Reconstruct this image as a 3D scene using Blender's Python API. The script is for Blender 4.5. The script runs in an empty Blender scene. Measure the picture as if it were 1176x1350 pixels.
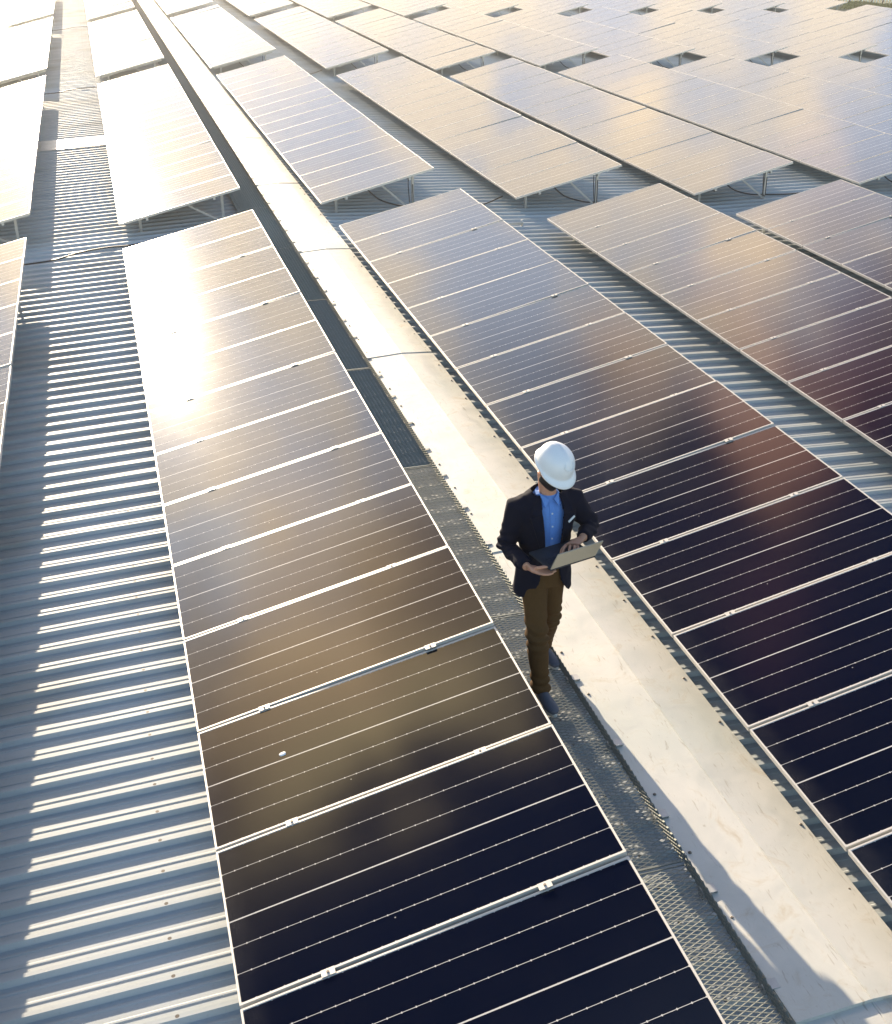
import bpy, bmesh, math, random
from mathutils import Vector, Matrix, noise
random.seed(7)
scene = bpy.context.scene
COL = scene.collection

# ------------------------------------------------------------------ camera
CAM = Vector((-3.036, -17.434, 4.788))
YAW, PITCH = 0.28141, 0.49551
cd = bpy.data.cameras.new('camera'); cam = bpy.data.objects.new('camera', cd); COL.objects.link(cam)
fwd = Vector((math.sin(YAW)*math.cos(PITCH), math.cos(YAW)*math.cos(PITCH), -math.sin(PITCH)))
rgt = Vector((math.cos(YAW), -math.sin(YAW), 0)); upv = rgt.cross(fwd)
M = Matrix((rgt, upv, -fwd)).transposed().to_4x4(); M.translation = CAM
cam.matrix_world = M
cd.sensor_fit = 'HORIZONTAL'; cd.sensor_width = 36; cd.lens = 36*1513.4/1176
cd.shift_x = 1.5/1176; cd.shift_y = 0.7/1176
cd.clip_start = 0.1; cd.clip_end = 2000
scene.camera = cam

# ------------------------------------------------------------------ light
SUN = Vector((-0.112, 0.966, 0.236)).normalized()
EL = math.asin(SUN.z); AZ = math.atan2(SUN.x, SUN.y)      # azimuth clockwise from +Y
sd = bpy.data.lights.new('sun', 'SUN'); sun = bpy.data.objects.new('sun', sd); COL.objects.link(sun)
sd.energy = 5.0; sd.angle = math.radians(0.5); sd.color = (1.0, 0.83, 0.61)
sun.rotation_euler = SUN.to_track_quat('Z', 'Y').to_euler()
scene.view_settings.view_transform = 'Standard'; scene.view_settings.look = 'None'
scene.view_settings.exposure = 1.5; scene.view_settings.gamma = 1.0

world = bpy.data.worlds.new('World'); scene.world = world; world.use_nodes = True
def N(nt, kind, x=None, **kw):
    n = nt.nodes.new(kind)
    for k, v in kw.items():
        if hasattr(n, k): setattr(n, k, v)
    if x:
        for k, v in x.items():
            if isinstance(v, bpy.types.NodeSocket): nt.links.new(v, n.inputs[k])
            else: n.inputs[k].default_value = v
    return n
def mth(nt, op, a, b=0.0, c=0.0, clamp=False):
    return N(nt, 'ShaderNodeMath', {0: a, 1: b, 2: c}, operation=op, use_clamp=clamp).outputs[0]
def mixc(nt, f, a, b):
    n = nt.nodes.new('ShaderNodeMix'); n.data_type = 'RGBA'
    for i, v in ((0, f), (6, a), (7, b)):
        if isinstance(v, bpy.types.NodeSocket): nt.links.new(v, n.inputs[i])
        else: n.inputs[i].default_value = v if i == 0 else (*v, 1)[:4]
    return n.outputs[2]
def ramp(nt, f, stops):
    n = nt.nodes.new('ShaderNodeValToRGB'); nt.links.new(f, n.inputs[0])
    el = n.color_ramp.elements
    while len(el) < len(stops): el.new(0.5)
    for e, (p, c) in zip(el, stops): e.position = p; e.color = (c, c, c, 1) if not isinstance(c, tuple) else (*c, 1)
    return n.outputs[0]
def mapr(nt, v, a, b, c=0.0, d=1.0, smooth=True):
    n = nt.nodes.new('ShaderNodeMapRange'); n.interpolation_type = 'SMOOTHSTEP' if smooth else 'LINEAR'
    nt.links.new(v, n.inputs[0])
    for i, q in zip((1, 2, 3, 4), (a, b, c, d)): n.inputs[i].default_value = q
    return n.outputs[0]
w = world.node_tree; w.nodes.clear()
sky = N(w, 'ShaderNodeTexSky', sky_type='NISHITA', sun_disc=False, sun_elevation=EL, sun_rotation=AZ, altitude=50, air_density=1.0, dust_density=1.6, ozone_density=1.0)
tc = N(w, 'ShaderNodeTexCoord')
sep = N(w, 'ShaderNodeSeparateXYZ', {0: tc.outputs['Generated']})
# unseen sky shaped for panel reflections: cloud bank by sun, darkened gap, warm streaks
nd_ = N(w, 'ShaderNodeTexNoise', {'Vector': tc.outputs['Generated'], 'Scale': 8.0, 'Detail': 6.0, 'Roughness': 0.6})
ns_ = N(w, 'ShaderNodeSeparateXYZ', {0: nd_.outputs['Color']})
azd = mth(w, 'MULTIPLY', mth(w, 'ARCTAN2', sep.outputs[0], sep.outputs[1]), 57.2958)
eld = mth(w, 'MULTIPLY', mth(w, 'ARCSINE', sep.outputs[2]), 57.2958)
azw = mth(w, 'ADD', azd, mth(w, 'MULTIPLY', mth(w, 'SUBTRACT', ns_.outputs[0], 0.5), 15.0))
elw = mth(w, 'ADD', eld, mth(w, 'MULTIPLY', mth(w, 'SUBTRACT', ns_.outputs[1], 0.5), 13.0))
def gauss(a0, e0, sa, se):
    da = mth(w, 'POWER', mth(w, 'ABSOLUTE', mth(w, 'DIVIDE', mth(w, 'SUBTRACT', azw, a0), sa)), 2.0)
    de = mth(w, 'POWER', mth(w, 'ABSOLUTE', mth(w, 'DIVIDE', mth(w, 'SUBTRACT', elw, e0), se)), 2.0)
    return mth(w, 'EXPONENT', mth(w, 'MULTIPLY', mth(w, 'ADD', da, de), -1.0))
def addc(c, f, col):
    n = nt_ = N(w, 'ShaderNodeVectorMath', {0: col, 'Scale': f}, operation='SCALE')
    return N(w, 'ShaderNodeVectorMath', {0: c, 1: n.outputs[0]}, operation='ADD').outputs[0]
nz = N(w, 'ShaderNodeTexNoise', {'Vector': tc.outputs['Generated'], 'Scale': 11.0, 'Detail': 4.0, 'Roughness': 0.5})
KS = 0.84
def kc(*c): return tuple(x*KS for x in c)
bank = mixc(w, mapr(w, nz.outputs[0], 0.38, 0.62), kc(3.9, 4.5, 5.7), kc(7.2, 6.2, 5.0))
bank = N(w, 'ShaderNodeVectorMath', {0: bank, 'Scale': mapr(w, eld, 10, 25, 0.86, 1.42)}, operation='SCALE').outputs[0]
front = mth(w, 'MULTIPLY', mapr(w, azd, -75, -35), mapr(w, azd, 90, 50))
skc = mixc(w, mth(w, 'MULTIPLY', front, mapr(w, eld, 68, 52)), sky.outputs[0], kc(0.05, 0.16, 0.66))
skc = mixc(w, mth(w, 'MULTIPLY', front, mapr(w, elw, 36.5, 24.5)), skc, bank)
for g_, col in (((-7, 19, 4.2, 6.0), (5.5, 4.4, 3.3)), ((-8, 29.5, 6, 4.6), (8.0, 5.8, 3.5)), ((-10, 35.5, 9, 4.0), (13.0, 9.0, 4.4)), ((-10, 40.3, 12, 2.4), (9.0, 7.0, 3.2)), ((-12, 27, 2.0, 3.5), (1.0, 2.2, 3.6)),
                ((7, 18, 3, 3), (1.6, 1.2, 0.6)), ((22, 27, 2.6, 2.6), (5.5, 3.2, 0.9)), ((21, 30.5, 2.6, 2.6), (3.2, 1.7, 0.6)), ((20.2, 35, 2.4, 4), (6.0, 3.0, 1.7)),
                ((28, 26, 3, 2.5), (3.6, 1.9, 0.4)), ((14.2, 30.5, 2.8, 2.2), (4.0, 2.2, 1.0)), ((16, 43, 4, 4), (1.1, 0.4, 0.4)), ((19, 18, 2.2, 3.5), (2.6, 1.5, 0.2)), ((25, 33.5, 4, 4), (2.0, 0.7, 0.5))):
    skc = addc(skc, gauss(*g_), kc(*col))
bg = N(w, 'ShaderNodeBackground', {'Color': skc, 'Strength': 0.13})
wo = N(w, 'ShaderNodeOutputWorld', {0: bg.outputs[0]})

# ------------------------------------------------------------------ materials
def mat(name):
    m = bpy.data.materials.new(name); m.use_nodes = True
    nt = m.node_tree; p = nt.nodes['Principled BSDF']
    return m, nt, p
def setp(nt, p, **kw):
    for k, v in kw.items():
        k = k.replace('_', ' ')
        if isinstance(v, bpy.types.NodeSocket): nt.links.new(v, p.inputs[k])
        else: p.inputs[k].default_value = (*v, 1) if isinstance(v, tuple) and len(v) == 3 and k != 'Normal' else v
def simple(name, col, rough=0.5, metal=0.0, nscale=30, namt=0.15, bump=0.0, bscale=200, **kw):
    m, nt, p = mat(name)
    t = N(nt, 'ShaderNodeTexCoord')
    n = N(nt, 'ShaderNodeTexNoise', {'Vector': t.outputs['Object'], 'Scale': nscale, 'Detail': 4.0})
    c0 = tuple(x*(1-namt) for x in col); c1 = tuple(min(1, x*(1+namt)) for x in col)
    setp(nt, p, Base_Color=mixc(nt, n.outputs[0], c0, c1), Roughness=rough, Metallic=metal)
    if bump:
        n2 = N(nt, 'ShaderNodeTexNoise', {'Vector': t.outputs['Object'], 'Scale': bscale, 'Detail': 3.0})
        b = N(nt, 'ShaderNodeBump', {'Height': n2.outputs[0], 'Strength': bump, 'Distance': 0.002}); setp(nt, p, Normal=b.outputs[0])
    for k, v in kw.items(): p.inputs[k.replace('_', ' ')].default_value = v
    return m

def make_roof_mat():
    m, nt, p = mat('coated_roof_steel')
    t = N(nt, 'ShaderNodeTexCoord')
    mp = N(nt, 'ShaderNodeMapping', {'Vector': t.outputs['Object'], 'Scale': (0.5, 9.0, 1.0)})
    n1 = N(nt, 'ShaderNodeTexNoise', {'Vector': mp.outputs[0], 'Scale': 1.3, 'Detail': 6.0, 'Roughness': 0.6})
    n2 = N(nt, 'ShaderNodeTexNoise', {'Vector': t.outputs['Object'], 'Scale': 0.7, 'Detail': 5.0})
    n3 = N(nt, 'ShaderNodeTexNoise', {'Vector': t.outputs['Object'], 'Scale': 60.0, 'Detail': 3.0})
    c = mixc(nt, mapr(nt, n1.outputs[0], 0.3, 0.7), (0.37, 0.405, 0.415), (0.47, 0.495, 0.50))
    c = mixc(nt, mapr(nt, n2.outputs[0], 0.48, 0.72, 0, 0.6), c, (0.30, 0.285, 0.25))
    c = mixc(nt, mapr(nt, n3.outputs[0], 0.6, 0.75, 0, 0.25), c, (0.25, 0.23, 0.2))
    sp_ = N(nt, 'ShaderNodeSeparateXYZ', {0: t.outputs['Object']})
    fx = mth(nt, 'SUBTRACT', mth(nt, 'FLOORED_MODULO', sp_.outputs[0], 1.3), 0.65)
    fy = mth(nt, 'SUBTRACT', mth(nt, 'FLOORED_MODULO', mth(nt, 'ADD', sp_.outputs[1], 24.02), 0.25), 0.125)
    rr = mth(nt, 'SQRT', mth(nt, 'ADD', mth(nt, 'MULTIPLY', fx, fx), mth(nt, 'MULTIPLY', fy, fy)))
    c = mixc(nt, mapr(nt, rr, 0.013, 0.009), c, (0.12, 0.10, 0.085))
    setp(nt, p, Base_Color=c, Metallic=0.05, Roughness=mapr(nt, n1.outputs[0], 0.2, 0.8, 0.5, 0.68), Specular_IOR_Level=0.2)
    return m
def make_cap_mat():
    m, nt, p = mat('weathered_ridge_steel')
    t = N(nt, 'ShaderNodeTexCoord')
    n1 = N(nt, 'ShaderNodeTexNoise', {'Vector': t.outputs['Object'], 'Scale': 1.8, 'Detail': 7.0, 'Roughness': 0.62, 'Distortion': 0.5})
    n2 = N(nt, 'ShaderNodeTexNoise', {'Vector': t.outputs['Object'], 'Scale': 4.5, 'Detail': 6.0, 'Roughness': 0.7, 'Distortion': 1.2})
    n3 = N(nt, 'ShaderNodeTexNoise', {'Vector': t.outputs['Object'], 'Scale': 0.55, 'Detail': 2.0})
    mp = N(nt, 'ShaderNodeMapping', {'Vector': t.outputs['Object'], 'Scale': (14, 2.2, 1)})
    n4 = N(nt, 'ShaderNodeTexNoise', {'Vector': mp.outputs[0], 'Scale': 2.0, 'Detail': 5.0, 'Distortion': 2.5})
    c = mixc(nt, mapr(nt, n1.outputs[0], 0.35, 0.7), (0.62, 0.60, 0.545), (0.52, 0.52, 0.475))
    c = mixc(nt, mapr(nt, n2.outputs[0], 0.52, 0.78, 0, 0.6), c, (0.38, 0.29, 0.17))
    c = mixc(nt, mapr(nt, n3.outputs[0], 0.5, 0.65, 0, 0.5), c, (0.47, 0.50, 0.46))
    c = mixc(nt, mapr(nt, n4.outputs[0], 0.62, 0.72, 0, 0.5), c, (0.27, 0.22, 0.15))
    b = N(nt, 'ShaderNodeBump', {'Height': n1.outputs[0], 'Strength': 0.25, 'Distance': 0.01})
    setp(nt, p, Base_Color=c, Metallic=0.15, Roughness=mapr(nt, n2.outputs[0], 0.3, 0.7, 0.42, 0.6), Normal=b.outputs[0])
    return m
def make_glass_mat():
    m, nt, p = mat('solar_cells_under_glass')
    uv = N(nt, 'ShaderNodeUVMap'); s = N(nt, 'ShaderNodeSeparateXYZ', {0: uv.outputs[0]})
    u, v = s.outputs[0], s.outputs[1]
    PV = 1.004/6; v0 = mth(nt, 'SUBTRACT', v, 0.013)
    fv = mth(nt, 'PINGPONG', v0, PV/2)                     # 0 at the cell borders and centres
    dv = mth(nt, 'ABSOLUTE', mth(nt, 'SUBTRACT', mth(nt, 'FLOORED_MODULO', mth(nt, 'ADD', v0, PV/2), PV), PV/2))
    line = mth(nt, 'LESS_THAN', dv, 0.0015)
    mid = mth(nt, 'LESS_THAN', mth(nt, 'ABSOLUTE', mth(nt, 'SUBTRACT', v, 0.515)), 0.0042)
    PU = 1.974/28; u0 = mth(nt, 'SUBTRACT', u, 0.013)
    du = mth(nt, 'ABSOLUTE', mth(nt, 'SUBTRACT', mth(nt, 'FLOORED_MODULO', mth(nt, 'ADD', u0, PU/2), PU), PU/2))
    dot = mth(nt, 'LESS_THAN', mth(nt, 'ADD', du, dv), 0.0062)
    eu = mth(nt, 'LESS_THAN', mth(nt, 'SUBTRACT', 0.9885, mth(nt, 'ABSOLUTE', mth(nt, 'SUBTRACT', u, 1.0))), 0.0)
    ev = mth(nt, 'LESS_THAN', mth(nt, 'SUBTRACT', 0.5035, mth(nt, 'ABSOLUTE', mth(nt, 'SUBTRACT', v, 0.515))), 0.0)
    edge = mth(nt, 'MAXIMUM', eu, ev)
    wht = mth(nt, 'MAXIMUM', mth(nt, 'MAXIMUM', line, mid), mth(nt, 'MAXIMUM', dot, edge))
    gap = mth(nt, 'LESS_THAN', du, 0.0011)
    bus = mth(nt, 'LESS_THAN', mth(nt, 'FLOORED_MODULO', u0, PU/5), 0.0022)
    oi = N(nt, 'ShaderNodeObjectInfo')
    t = N(nt, 'ShaderNodeTexCoord')
    n1 = N(nt, 'ShaderNodeTexNoise', {'Vector': t.outputs['Object'], 'Scale': 2.0, 'Detail': 3.0})
    cellc = mixc(nt, oi.outputs['Random'], (0.0010, 0.0022, 0.0075), (0.0014, 0.0022, 0.0062))
    cellc = mixc(nt, mth(nt, 'MULTIPLY', n1.outputs[0], 0.5), cellc, (0.0015, 0.003, 0.011))
    cellc = mixc(nt, mth(nt, 'MULTIPLY', bus, 0.5), cellc, (0.006, 0.007, 0.013))
    cellc = mixc(nt, mth(nt, 'MULTIPLY', gap, 0.35), cellc, (0.001, 0.001, 0.002))
    c = mixc(nt, wht, cellc, (0.52, 0.50, 0.47))
    # dust film, specks
    nd = N(nt, 'ShaderNodeTexNoise', {'Vector': t.outputs['Object'], 'Scale': 3.0, 'Detail': 6.0, 'Roughness': 0.7})
    c = mixc(nt, mapr(nt, nd.outputs[0], 0.35, 0.8, 0.0, 0.0035), c, (0.5, 0.44, 0.36))
    c = mixc(nt, mth(nt, 'MULTIPLY', mapr(nt, u, 0.16, 0.01), mapr(nt, nd.outputs[0], 0.3, 0.7, 0.004, 0.035)), c, (0.5, 0.47, 0.42))
    vo = N(nt, 'ShaderNodeTexVoronoi', {'Vector': t.outputs['Object'], 'Scale': 7.0})
    sp = mth(nt, 'LESS_THAN', vo.outputs['Distance'], mapr(nt, n1.outputs[0], 0.3, 0.7, 0.0, 0.045))
    c = mixc(nt, mth(nt, 'MULTIPLY', sp, 0.6), c, (0.55, 0.52, 0.45))
    setp(nt, p, Base_Color=c, IOR=1.5, Roughness=mapr(nt, nd.outputs[0], 0.3, 0.7, 0.074, 0.082))
    return m
MAT = dict(roof=make_roof_mat(), cap=make_cap_mat(), glass=make_glass_mat(),
    frame=simple('anodised_frame', (0.60, 0.57, 0.52), 0.42, 0.25, 8, 0.06),
    rail=simple('galvanised_steel', (0.50, 0.50, 0.48), 0.45, 0.55, 14, 0.15),
    grate=simple('galvanised_mesh', (0.20, 0.215, 0.195), 0.5, 0.35, 25, 0.2),
    cable=simple('black_cable', (0.012, 0.011, 0.010), 0.5),
    rust=simple('rusty_edge', (0.30, 0.15, 0.055), 0.8, 0.0, 20, 0.35),
    screw=simple('screw_head', (0.17, 0.14, 0.11), 0.6, 0.3),
    jacket=simple('navy_wool', (0.004, 0.0055, 0.016), 0.9, 0, 120, 0.25, 0.35, 350, Specular_IOR_Level=0.2),
    shirt=simple('blue_cotton', (0.10, 0.24, 0.60), 0.8, 0, 60, 0.12, 0.3, 300),
    trouser=simple('brown_twill', (0.080, 0.042, 0.015), 0.9, 0, 90, 0.2, 0.35, 320, Specular_IOR_Level=0.2),
    skin=simple('skin', (0.46, 0.235, 0.15), 0.5, 0, 40, 0.1, 0.1, 150, Subsurface_Weight=0.12, Subsurface_Scale=0.01),
    hair=simple('dark_hair', (0.012, 0.008, 0.006), 0.6, 0, 80, 0.4),
    shoe=simple('blue_suede', (0.075, 0.085, 0.115), 0.7, 0, 60, 0.2),
    sole=simple('pale_sole', (0.5, 0.5, 0.48), 0.6),
    hat=simple('white_plastic', (0.80, 0.81, 0.82), 0.28, 0, 20, 0.02),
    cloth=simple('white_cloth', (0.8, 0.8, 0.8), 0.8),
    lid=simple('laptop_aluminium', (0.42, 0.38, 0.30), 0.4, 0.4, 30, 0.04),
    deck=simple('dark_grey_aluminium', (0.035, 0.04, 0.05), 0.5, 0.2, 30, 0.04),
    keys=simple('laptop_keyboard', (0.02, 0.022, 0.028), 0.45, 0, 30, 0.1),
    lens=simple('dark_lens', (0.01, 0.01, 0.012), 0.1),
    button=simple('shirt_button', (0.6, 0.65, 0.7), 0.4),
    grass=simple('dry_green_grass', (0.20, 0.21, 0.05), 0.9, 0, 0.8, 0.4),
    ground=simple('field_soil', (0.10, 0.11, 0.05), 0.95, 0, 0.05, 0.3),
    fence=simple('blue_sheet_fence', (0.42, 0.66, 0.74), 0.5, 0.1, 0.5, 0.12),
    post=simple('dark_post', (0.05, 0.05, 0.055), 0.6),
    wall=simple('warehouse_cladding', (0.42, 0.43, 0.44), 0.6, 0.1, 2, 0.1))

# ------------------------------------------------------------------ helpers
def link(name, me, mats=None, parent=None):
    o = bpy.data.objects.new(name, me); COL.objects.link(o)
    if mats is not None:
        me.materials.clear()
        for m in (mats if isinstance(mats, (list, tuple)) else [mats]): me.materials.append(m)
    if parent: o.parent = parent
    return o
def bm_obj(name, bm, mats, parent=None, smooth=False):
    me = bpy.data.meshes.new(name); bm.to_mesh(me); bm.free()
    if smooth:
        for f in me.polygons: f.use_smooth = True
    return link(name, me, mats, parent)
def thing(name, label, cat, loc=(0, 0, 0), group=None):
    o = bpy.data.objects.new(name, None); COL.objects.link(o); o.location = loc
    o.empty_display_size = 0.2
    return tag(o, label, cat, group)
def tag(o, label, cat, group=None):
    o['label'] = label; o['category'] = cat
    if group: o['group'] = group
    return o
def box(bm, a, b, mi=0):
    vs = [bm.verts.new((x, y, z)) for z in (a[2], b[2]) for y in (a[1], b[1]) for x in (a[0], b[0])]
    for f in ((0, 2, 3, 1), (4, 5, 7, 6), (0, 1, 5, 4), (2, 6, 7, 3), (0, 4, 6, 2), (1, 3, 7, 5)):
        q = bm.faces.new([vs[i] for i in f]); q.material_index = mi
def bar(bm, p, q, wx, wz, mi=0, up=Vector((0, 0, 1))):
    p = Vector(p); q = Vector(q); d = (q-p).normalized()
    s = d.cross(up)
    if s.length < 1e-3: s = d.cross(Vector((0, 1, 0)))
    s.normalize(); t = s.cross(d)
    vs = [bm.verts.new(e + s*(a*wx/2) + t*(b*wz/2)) for e in (p, q) for a, b in ((-1, -1), (1, -1), (1, 1), (-1, 1))]
    for f in ((0, 1, 2, 3), (7, 6, 5, 4), (0, 4, 5, 1), (1, 5, 6, 2), (2, 6, 7, 3), (3, 7, 4, 0)):
        r = bm.faces.new([vs[i] for i in f]); r.material_index = mi
def tube(bm, pts, rad, n=8, mi=0, cap=True):
    """pts: list of Vector; rad: number or list of r or (ra, rb, sideVector)"""
    rings = []
    prev = None
    for i, p in enumerate(pts):
        p = Vector(p); a = Vector(pts[max(0, i-1)]); b = Vector(pts[min(len(pts)-1, i+1)])
        d = (b-a).normalized()
        r = rad[i] if isinstance(rad, (list, tuple)) else rad
        if isinstance(r, tuple): ra, rb, sv = r
        else: ra = rb = r; sv = prev if prev else (Vector((1, 0, 0)) if abs(d.x) < 0.9 else Vector((0, 1, 0)))
        sv = Vector(sv); s = (sv - d*sv.dot(d)).normalized(); prev = s; t = d.cross(s)
        rings.append([bm.verts.new(p + s*(ra*math.cos(k*2*math.pi/n)) + t*(rb*math.sin(k*2*math.pi/n))) for k in range(n)])
    for A, B in zip(rings, rings[1:]):
        for k in range(n):
            f = bm.faces.new((A[k], A[(k+1) % n], B[(k+1) % n], B[k])); f.material_index = mi; f.smooth = True
    if cap:
        for R_, flip in ((rings[0], True), (rings[-1], False)):
            f = bm.faces.new(R_[::-1] if flip else R_); f.material_index = mi
def spline(pts, n=6):
    out = []; P = [Vector(p) for p in pts]
    for i in range(len(P)-1):
        p0, p1, p2, p3 = P[max(0, i-1)], P[i], P[i+1], P[min(len(P)-1, i+2)]
        for k in range(n):
            t = k/n
            out.append(0.5*((2*p1)+(p2-p0)*t+(2*p0-5*p1+4*p2-p3)*t*t+(3*p1-p0-3*p2+p3)*t**3))
    out.append(P[-1]); return out

# ------------------------------------------------------------------ roof
TILT = 0.2275
LOWX = {-2: -9.62, -1: -6.214, 0: -2.95}
LOWZ = {-2: -0.205, -1: -0.029, 0: 0.149}
RZ = [0.269, 0.134, -0.02, -0.03, -0.14, -0.20, -0.25, -0.31, -0.36, -0.41]
for i, z in enumerate(RZ): LOWX[i+1] = 0.304+3.42*i; LOWZ[i+1] = z
HGT = 0.29
XP = [(-14.0, -0.60), (-9.0, -0.40), (0.0, 0.0)]
def rz(x):
    if x <= 0: return 0.0445*x
    pts = [(0, 0.0), (3.6, -0.158), (7.15, -0.313)] + [(LOWX[i], LOWZ[i]-HGT) for i in range(4, 11)] + [(40, -0.78)]
    for (a, b), (c, d_) in zip(pts, pts[1:]):
        if x <= c: return b + (d_-b)*(x-a)/(c-a)
    return pts[-1][1]
XR = 33.6
PROF = [(-0.125, 0), (-0.088, 0), (-0.082, 0.004), (-0.070, 0.004), (-0.064, 0), (-0.034, 0), (-0.015, 0.029), (0.012, 0.029), (0.021, 0.001), (0.026, -0.004), (0.030, 0),
        (0.070, 0), (0.076, 0.004), (0.088, 0.004), (0.094, 0)]
def roof_side(name, xs, y0, y1):
    bm = bmesh.new(); rows = []
    n = int(round((y1-y0)/0.25))
    for k in range(n):
        for (dy, dz) in PROF:
            y = y0 + 0.25*(k+0.5) + dy
            rows.append([bm.verts.new((x, y + 0.004*noise.noise((x*0.7, y*1.9, 2.0)), rz(x) + dz*(1+0.12*noise.noise((x*0.9, round(y*4)*0.61, 5.0))) + 0.003*noise.noise((x*1.3, y*2.3, 9.0)))) for x in xs])
    for A, B in zip(rows, rows[1:]):
        for i in range(len(xs)-1): bm.faces.new((A[i], A[i+1], B[i+1], B[i]))
    o = bm_obj(name, bm, MAT['roof']); o['kind'] = 'structure'; return o
roof_side('roof', [-16.0, -12, -9.5] + [-8+0.4*i for i in range(20)] + [0.0], -24.0-0.02, 70-0.02)
roof_side('roof', [0.0] + [0.4*i for i in range(1, 9)] + [3.6, 4.2, 4.8, 5.4, 6.0, 6.6, 7.15, 8.2, 9.3, 10.56, 13.98, 17.4, 20.8, 24.2, 27.7, 31.1, XR], -24.0-0.02, 70-0.02)

# ------------------------------------------------------------------ ridge cap
rc = thing('ridge_cap', 'long pale weathered steel ridge cap strip folded over the roof peak', 'ridge cap', (0, 0, 0))
CW = 0.41; L = 4.64
def cap_sheet(y0, y1, big, seed):
    rnd = random.Random(seed)
    bm = bmesh.new(); xs = [-CW, -0.2, -0.012, -0.004, 0.0, 0.003, 0.006, 0.2, CW-.043]
    zs = [0.021, 0.0325, 0.0440, 0.0450, 0.0452, 0.0405, 0.0450, 0.033, 0.023]
    n = 14; rows = []
    for j in range(n+1):
        y = y0 + (y1-y0)*j/n; lift = (0.018 if big else 0.007)*max(0, 1-j/3.0) if j < 3 else 0
        row = []
        for i, (x, z) in enumerate(zip(xs, zs)):
            dz = 0.0025*noise.noise((x*2.0, y*0.9, seed))
            if i in (0, 8): x += 0.004*noise.noise((y*1.2, seed, i))
            row.append(bm.verts.new((x, y, z + dz + lift)))
        rows.append(row)
    for A, B in zip(rows, rows[1:]):
        for i in range(len(xs)-1):
            f = bm.faces.new((A[i], A[i+1], B[i+1], B[i])); f.smooth = True
    bm.edges.ensure_lookup_table()
    for A, B in zip(rows, rows[1:]):
        for i in range(2, 7):
            e = bm.edges.get((A[i], B[i]))
            if e: e.smooth = False
    lh = 0.032 if big else 0.016
    def strip(P, off, mi):                     # turned-down lips, folded sharp
        a = [bm.verts.new(p.co) for p in P]; b = [bm.verts.new(p.co+Vector(off)) for p in P]
        for q in range(len(P)-1):
            f = bm.faces.new((a[q], a[q+1], b[q+1], b[q])); f.material_index = mi
    strip(rows[0], (0, -0.004, -lh), 1)
    strip([r[0] for r in rows], (-.003, 0, -0.02), 0); strip([r[-1] for r in rows], (.003, 0, -0.02), 0)
    o = bm_obj('cap_sheet', bm, [MAT['cap'], MAT['rust']], rc)
    y = y0+0.14+rnd.random()*0.1
    while y < y1-0.05:
        for x in (-CW+0.035, CW-0.078):
            if rnd.random() < 0.85:
                sb = bmesh.new(); z = 0.0235
                tube(sb, [(0, 0, -.006), (0, 0, 0.003), (0, 0, 0.009)], [0.0105, 0.0105, 0.006], 8)
                if screw_me[0] is None:
                    q = bm_obj('screw', sb, MAT['screw'], o); screw_me[0] = q.data
                else:
                    sb.free(); q = bpy.data.objects.new('screw', screw_me[0]); COL.objects.link(q); q.parent = o
                q.location = (x+rnd.uniform(-.008, .008), y+rnd.uniform(-.03, .03), z)
        y += 0.5
screw_me = [None]
ys = [-14.32+L*k for k in range(-2, 18)]
for k, y in enumerate(ys): cap_sheet(y-0.06, y+L, k == 2, k*3+1)

# ------------------------------------------------------------------ walkway mesh
wk = thing('walkway', 'narrow galvanised mesh walkway running along the left of the ridge cap', 'walkway', (-0.72, 0, 0))
WX0, WX1 = -0.99, -0.455
def grating(tilt, seed, wid=0.011):
    bm = bmesh.new(); LW, SW = 0.0764, 0.030; ln = 2.60
    ny = int(ln/SW); nx = int(round((WX1-WX0)/LW))
    ca, sa = math.cos(tilt)*wid/2, math.sin(tilt)*wid/2
    def strand(p, q, up=False):
        p = Vector(p); q = Vector(q)
        o = Vector((0, ca, sa)) if not up else Vector((sa, ca, 0)) if False else Vector((0.003, 0, ca))
        n = Vector((0, -sa, ca)).normalized()*0.0022 if not up else Vector((0.0022, 0, 0))
        a = [bm.verts.new(v) for v in (p-o, p+o, q+o, q-o, p-o+n, p+o+n, q+o+n, q-o+n)]
        for f in ((3, 2, 1, 0), (4, 5, 6, 7), (0, 1, 5, 4), (2, 3, 7, 6), (1, 2, 6, 5), (3, 0, 4, 7)): bm.faces.new([a[i] for i in f])
    for j in range(ny):
        y = j*SW
        for i in range(nx):
            x = WX0 + i*LW
            strand((x, y, 0), (x+LW/2, y+SW/2, 0)); strand((x+LW/2, y+SW/2, 0), (x+LW, y, 0))
            strand((x, y+SW, 0), (x+LW/2, y+SW/2, 0)) if j % 1 == 0 else None
            strand((x+LW/2, y+SW/2, 0), (x+LW, y+SW, 0))
    # upstand along the ridge cap
    x = WX1+0.002
    for j in range(int(ln/0.05)):
        y = j*0.05
        for z0 in (0.0, 0.022, 0.044):
            strand((x, y, z0), (x, y+0.025, z0+0.011), True); strand((x, y+0.025, z0+0.011), (x, y+0.05, z0), True)
            strand((x, y, z0+0.022), (x, y+0.025, z0+0.011), True); strand((x, y+0.025, z0+0.011), (x, y+0.05, z0+0.022), True)
    # end strips
    box(bm, (WX0, 0, -0.004), (WX1, 0.012, 0.004)); box(bm, (WX0, ln-0.006, -0.004), (WX1, ln-0.001, 0.004))
    me = bpy.data.meshes.new('grating_sheet'); bm.to_mesh(me); bm.free(); me.materials.append(MAT['grate']); return me
G_open = grating(-0.2, 1, 0.0058); G_mid = grating(0.12, 2, 0.0062); G_shut = grating(1.0, 3, 0.02); G_dusk = grating(0.6, 4, 0.0085)
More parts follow.
